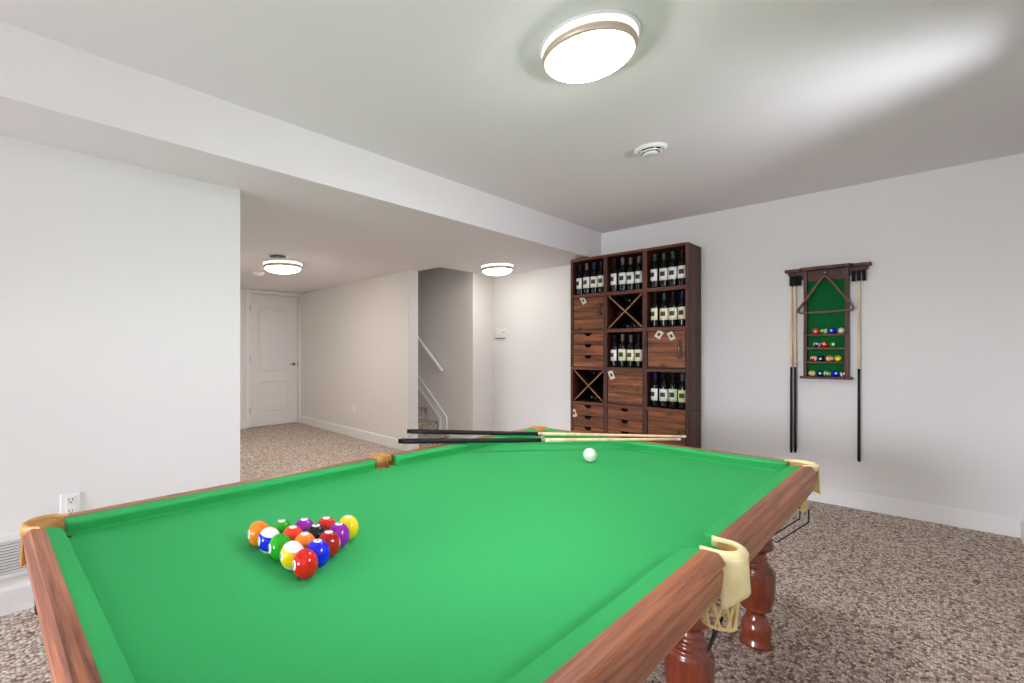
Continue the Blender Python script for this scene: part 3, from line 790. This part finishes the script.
# outer sides: one board per row of cells, as the joints on the photo's right side show
for x0, x1 in (VX[0], VX[3]):
    zs = [0, .285, .641, .99, 1.354, 1.706, 2.083]
    for i in range(6): obj('side_board', bx(x0, x1, YF, YR, zs[i] + .001, zs[i + 1] - .001, bev=.0015), CABZ, cab)
obj('top_board', bx(VX[0][1], VX[3][0], YF, YR, *ZB[6]), CABX, cab)
for c in range(3):
    for z0, z1 in ZB[:6]: obj('shelf_board', bx(VX[c][1], VX[c + 1][0], YF + .002, YR - .012, z0, z1), CABX, cab)
obj('back_panel', bx(VX[0][1], VX[3][0], YR - .012, YR, .03, 2.06), CABI, cab)
def cell(c, r):   # r = 0 top row
    return VX[c][1], VX[c + 1][0], ZB[5 - r][1], ZB[6 - r][0]
def door_panel(c, r, latch):
    x0, x1, z0, z1 = cell(c, r); g = .004
    bm = bmesh.new(); n = 3; h = (z1 - z0 - 2 * g) / n
    for k in range(n): box(bm, x0 + g, x1 - g, YF + .008, YF + .030, z0 + g + k * h + .0008, z0 + g + (k + 1) * h - .0008, bev=.0015)
    d = obj('door', bm, CABD, cab)
    if latch == 'batten':
        obj('batten', bx(x1 - .062, x1 - .030, YF - .002, YF + .008, z0 + .09, z1 - .075, bev=.002), CABZ, d)
        bm = bmesh.new(); zc = (z0 + z1) / 2 + .01; tube(bm, [(x1 - .046, YF - .004, zc - .018), (x1 - .046, YF - .014, zc - .009), (x1 - .046, YF - .014, zc + .009), (x1 - .046, YF - .004, zc + .018)], .005, 8); obj('handle', bm, STEEL, d)
    elif latch == 'plate':
        zc = (z0 + z1) / 2; obj('handle', bx(x1 - .060, x1 - .032, YF + .001, YF + .008, zc - .032, zc + .032, bev=.002), BRASS, d)
        obj('keyhole', bx(x1 - .050, x1 - .042, YF - .0005, YF + .001, zc - .016, zc + .014), DARK, d)
    else:
        zc = (z0 + z1) / 2 + .03; obj('batten', bx(x1 - .055, x1 - .030, YF - .0, YF + .008, zc - .06, zc + .07, bev=.002), CABZ, d)
        for dz in (-.045, .05): obj('hinge', bx(x1 - .030, x1 - .012, YF + .002, YF + .008, zc + dz - .012, zc + dz + .012), DARK, d)
def drawers(c, r, n=3):
    x0, x1, z0, z1 = cell(c, r); h = (z1 - z0) / n; cx = (x0 + x1) / 2
    for k in range(n):
        a, b = z0 + k * h + .003, z0 + (k + 1) * h - .003
        pts = [(x0 + .004, a), (x1 - .004, a), (x1 - .004, b)]
        for q in range(11):
            t = PI * q / 10; pts.append((cx + .036 * math.cos(t), b - .032 * math.sin(t)))
        pts.append((x0 + .004, b))
        bm = bmesh.new(); prism(bm, pts, YF + .005, YF + .025, 'y')
        d = obj('drawer', bm, CABD, cab)
        obj('drawer_box', bx(x0 + .012, x1 - .012, YF + .055, YR - .03, a, b - .012), CABI, d)
def lattice(c, r):
    x0, x1, z0, z1 = cell(c, r); n = 0
    for (ax_, az, bx_, bz) in ((x0, z0, x1, z1), (x0, z1, x1, z0)):
        d = Vector((bx_ - ax_, bz - az)).normalized(); p = Vector((-d.y, d.x)) * .006
        e = .012
        bm = bmesh.new()
        q = [(ax_ + d.x * e + p.x, az + d.y * e + p.y), (bx_ - d.x * e + p.x, bz - d.y * e + p.y), (bx_ - d.x * e - p.x, bz - d.y * e - p.y), (ax_ + d.x * e - p.x, az + d.y * e - p.y)]
        prism(bm, q, YF + .012 + .001 * n, YF + .020 + .001 * n, 'y'); prism(bm, q, YF + .021 + .001 * n, YR - .04, 'y', 1); obj('cross_divider', bm, [LATT, CABI], cab); n += 1  # pale front edge; the part behind is coloured dark as cell shade
door_panel(0, 1, 'hinge'); drawers(0, 2); lattice(0, 3); drawers(0, 4); drawers(0, 5)
lattice(1, 1); door_panel(1, 3, 'plate'); drawers(1, 4); drawers(1, 5)
door_panel(2, 2, 'batten'); door_panel(2, 4, 'plate'); drawers(2, 5)

# bottles
LABELS = {k: mat('paper_label_' + k, srgb(*c), .7) for k, c in dict(white=(236, 236, 230), cream=(236, 230, 196), green=(206, 218, 170)).items()}
PRINT = {k: noisy(mat('label_print_' + k, srgb(*c), .7), 90, .6) for k, c in dict(grey=(52, 54, 56), olive=(62, 74, 30), slate=(44, 52, 60)).items()}
CAPS = {k: mat('foil_' + k, srgb(*c), .3, .3) for k, c in dict(dark=(26, 26, 28), grey=(104, 100, 98), green=(44, 84, 66), blue=(30, 50, 110)).items()}
BH = .288
BPROF = [(0, .006), (.012, .002), (.030, 0), (.0335, .004), (.034, .012), (.034, .172), (.032, .186), (.026, .200), (.018, .211), (.0145, .220), (.0138, .235), (.0138, .280), (.0148, .281), (.0148, .288), (0, .288)]
def bottle(x, y, z, lab, pr_, cap, label, group, turn=0, s=1.0):
    t = thing('wine_bottle', (x, y, z), label, 'wine bottle', group)
    bm = bmesh.new(); lathe(bm, [(r, h * s) for r, h in BPROF], (x, y, z), 24); obj('glass', bm, GLASSB, t)
    bm = bmesh.new(); a = -PI / 2 + turn; lathe(bm, [(.0343, z + .058 * s), (.0346, z + .058 * s), (.0346, z + .158 * s), (.0343, z + .158 * s)], (x, y, 0), 20, a0=a - 1.35, a1=a + 1.35, cap=False); lb = obj('label', bm, LABELS[lab], t)
    bm = bmesh.new(); lathe(bm, [(.0347, z + .092 * s), (.0349, z + .092 * s), (.0349, z + .130 * s), (.0347, z + .130 * s)], (x, y, 0), 10, a0=a - .62, a1=a + .62, cap=False); obj('label_print', bm, PRINT[pr_], lb)
    bm = bmesh.new(); lathe(bm, [(.0143, z + .228 * s), (.0146, z + .228 * s), (.0143, z + .279 * s), (.0153, z + .281 * s), (.0153, z + .2885 * s), (0, z + .289 * s)], (x, y, 0), 20); obj('foil_capsule', bm, CAPS[cap], t)
CELLN = {(0, 0): 'top left cell', (1, 0): 'top middle cell', (2, 0): 'top right cell', (2, 1): 'right cell of the second row', (1, 2): 'middle cell of the third row', (2, 3): 'right cell of the fourth row'}
ORD = ['first', 'second', 'third', 'fourth']
import itertools
BX = {(0, 0): [578.6, 585.7, 594.6, 600.6], (1, 0): [614.2, 622.3, 631.2, 638.6], (2, 0): [655.2, 664.0, 673.4, 681.6],
      (2, 1): [653.0, 661.5, 673.5, 682.3], (1, 2): [613.5, 622.2, 631.0, 638.4], (2, 3): [654.5, 663.2, 673.5, 682.0]}
YW = math.atan(547 / math.sqrt(547 * 410))
def at_y(px, Y):
    u = (px - 390) / math.sqrt(547 * 410); dx = -math.sin(YW) + math.cos(YW) * u; dy = math.cos(YW) + math.sin(YW) * u
    return Y * dx / dy
STY = {(0, 0): 'www w', }
for (c, r), cn in CELLN.items():
    x0, x1, z0, z1 = cell(c, r)
    for k in range(4):
        yb = YF + .052 + random.uniform(-.005, .005)
        x = max(x0 + .037, min(x1 - .037, x0 + .049 + k * .0732 + random.uniform(-.001, .001)))
        lab = {(2, 1): 'cream', (1, 2): 'cream' if k else 'white', (2, 3): 'green' if k > 1 else 'white'}.get((c, r), 'white')
        cap = random.choice(['dark', 'grey', 'dark', 'green'] if c == 2 else ['dark', 'grey', 'dark'])
        if (c, r, k) in ((2, 1, 3), (0, 0, 2), (2, 3, 0)): cap = 'blue'
        bottle(x, yb, z0 + .0012, lab, random.choice(['grey', 'olive', 'slate']), cap, '%s upright bottle from the left, %s of cabinet' % (ORD[k], cn), 'upright labelled wine bottles', -.45 if k == 0 else random.uniform(-.15, .15), random.uniform(1.04, 1.09))
# bottles lying in the two crossed cells, bottoms outward
def lying(c, r, cn):
    x0, x1, z0, z1 = cell(c, r); cx, cz = (x0 + x1) / 2, (z0 + z1) / 2; b = .036
    spots = [(cx, z0 + .0315), (cx - .064, z0 + .0315), (cx + .064, z0 + .0315), (x0 + .036, cz - .005), (x1 - .036, cz - .005), (cx, cz + .062), (cx - .042, cz + .122), (cx + .042, cz + .122)]
    spots[5] = (cx, cz + .066)
    for k, (x, z) in enumerate(spots):
        t = thing('wine_bottle', (x, YF + .17, z), 'dark bottle lying behind the crossed divider, %s' % cn, 'wine bottle', 'bottles lying in the crossed cell, %s' % cn)
        bm = bmesh.new(); lathe(bm, [(rr * .88, h * .45) for rr, h in BPROF], (x, YF + .17, z), 20, R=Matrix.Rotation(-PI / 2, 3, 'X')); obj('glass', bm, GLASSB, t)
lying(1, 1, 'second cell down in the middle column'); lying(0, 3, 'fourth cell down in the left column')

# paper tags hung on doors and drawers
TAGM = mat('tag_paper', srgb(206, 200, 186), .8)
def paper_tag(x, z, w, h, ang, label, y=None):
    y = YF + .005 if y is None else y
    t = thing('paper_tag', (x, y, z), label, 'tag', 'small paper tags pinned on the wine cabinet')
    M = Matrix.Translation((x, y, z)) @ Matrix.Rotation(ang, 4, 'Y')
    bm = bmesh.new(); box(bm, -w / 2, w / 2, -.0015, 0, -h / 2, h / 2); bmesh.ops.transform(bm, matrix=M, verts=bm.verts[:]); p = obj('card', bm, TAGM, t)
    bm = bmesh.new(); box(bm, -w * .22, w * .22, -.002, -.0015, -h * .2, h * .2); bmesh.ops.transform(bm, matrix=M, verts=bm.verts[:]); obj('print', bm, PRINT['grey'], p)
def cz_(px, py, Y):
    u = (px - 390) / math.sqrt(547 * 410); dx = -math.sin(YW) + math.cos(YW) * u; dy = math.cos(YW) + math.sin(YW) * u
    t = Y / dy; return t * dx, 1.15 - (py - 352) / math.sqrt(547 * 410) * t
for px, py, w, h, ang, lab, dy in (
    (583.2, 300.5, .042, .075, -.5, 'pale paper tag tilted on the upper left cabinet door', 0),
    (659.0, 334.5, .052, .068, .55, 'pale paper tag tilted right on the right hand cabinet door in the third row', 0),
    (671.2, 336.0, .045, .070, -.45, 'greyish paper tag tilted left on the right hand cabinet door in the third row', 0),
    (611.4, 375.0, .046, .078, -.4, 'pale paper tag at the top left of the middle cabinet door in the fourth row', 0),
    (574.2, 413.0, .046, .075, -.35, 'pale paper tag on the drawers at the lower left of the wine cabinet', -.002)):
    x, z = cz_(px, py, YF + .006); paper_tag(x, z, w, h, ang, lab, YF + .006 + dy)

# ------------------------------------------------------------------ light
w = bpy.data.worlds.new('sky'); sc.world = w; w.use_nodes = True
nt = w.node_tree; bg = nt.nodes['Background']; bg.inputs['Strength'].default_value = SKY
tc = nt.nodes.new('ShaderNodeTexCoord'); sz = nt.nodes.new('ShaderNodeSeparateXYZ'); nt.links.new(tc.outputs['Generated'], sz.inputs[0])
rp = nt.nodes.new('ShaderNodeValToRGB'); nt.links.new(sz.outputs['Z'], rp.inputs['Fac'])      # pale sky above, dimmer ground below the horizon
e = rp.color_ramp.elements; e[0].position = .0; e[0].color = (.34, .335, .36, 1); e[1].position = .04; e[1].color = (.90, .895, 1, 1)
nt.links.new(rp.outputs['Color'], bg.inputs['Color'])
for i, (a, b, c, d) in enumerate(WINS):
    l = bpy.data.lights.new('window_portal', 'AREA'); l.shape = 'RECTANGLE'; l.size = d - c; l.size_y = b - a
    l.cycles.is_portal = True
    o = bpy.data.objects.new('window_portal', l); COL.objects.link(o); o.location = (XR + .12, (a + b) / 2, (c + d) / 2); o.rotation_euler = (0, PI / 2, 0)
l = bpy.data.lights.new('window_portal', 'AREA'); l.shape = 'RECTANGLE'; l.size = PA[1] - PA[0]; l.size_y = PA[3] - PA[2]; l.cycles.is_portal = True
o = bpy.data.objects.new('window_portal', l); COL.objects.link(o); o.location = ((PA[0] + PA[1]) / 2, YN - .11, (PA[2] + PA[3]) / 2); o.rotation_euler = (PI / 2, 0, 0)

# ------------------------------------------------------------------ camera and colour
cam = bpy.data.cameras.new('camera'); co = bpy.data.objects.new('camera', cam); COL.objects.link(co)
f = math.sqrt(547 * 410)
cam.sensor_fit = 'HORIZONTAL'; cam.sensor_width = 36; cam.lens = f / 1024 * 36
cam.shift_x = (512 - 390) / 1024; cam.shift_y = (352 - 341.5) / 1024
cam.clip_start = .02; cam.clip_end = 60
co.location = (0, 0, 1.15); co.rotation_euler = (PI / 2, 0, YW)
sc.camera = co
sc.view_settings.view_transform = 'Standard'; sc.view_settings.look = 'None'
sc.view_settings.gamma = 1; sc.view_settings.use_curve_mapping = False
sc.view_settings.exposure = 0.0
sc.cycles.use_denoising = True
sc.cycles.max_bounces = 10; sc.cycles.diffuse_bounces = 7; sc.cycles.transparent_max_bounces = 12
sc.cycles.caustics_reflective = False; sc.cycles.caustics_refractive = False
sc.cycles.sample_clamp_indirect = 6
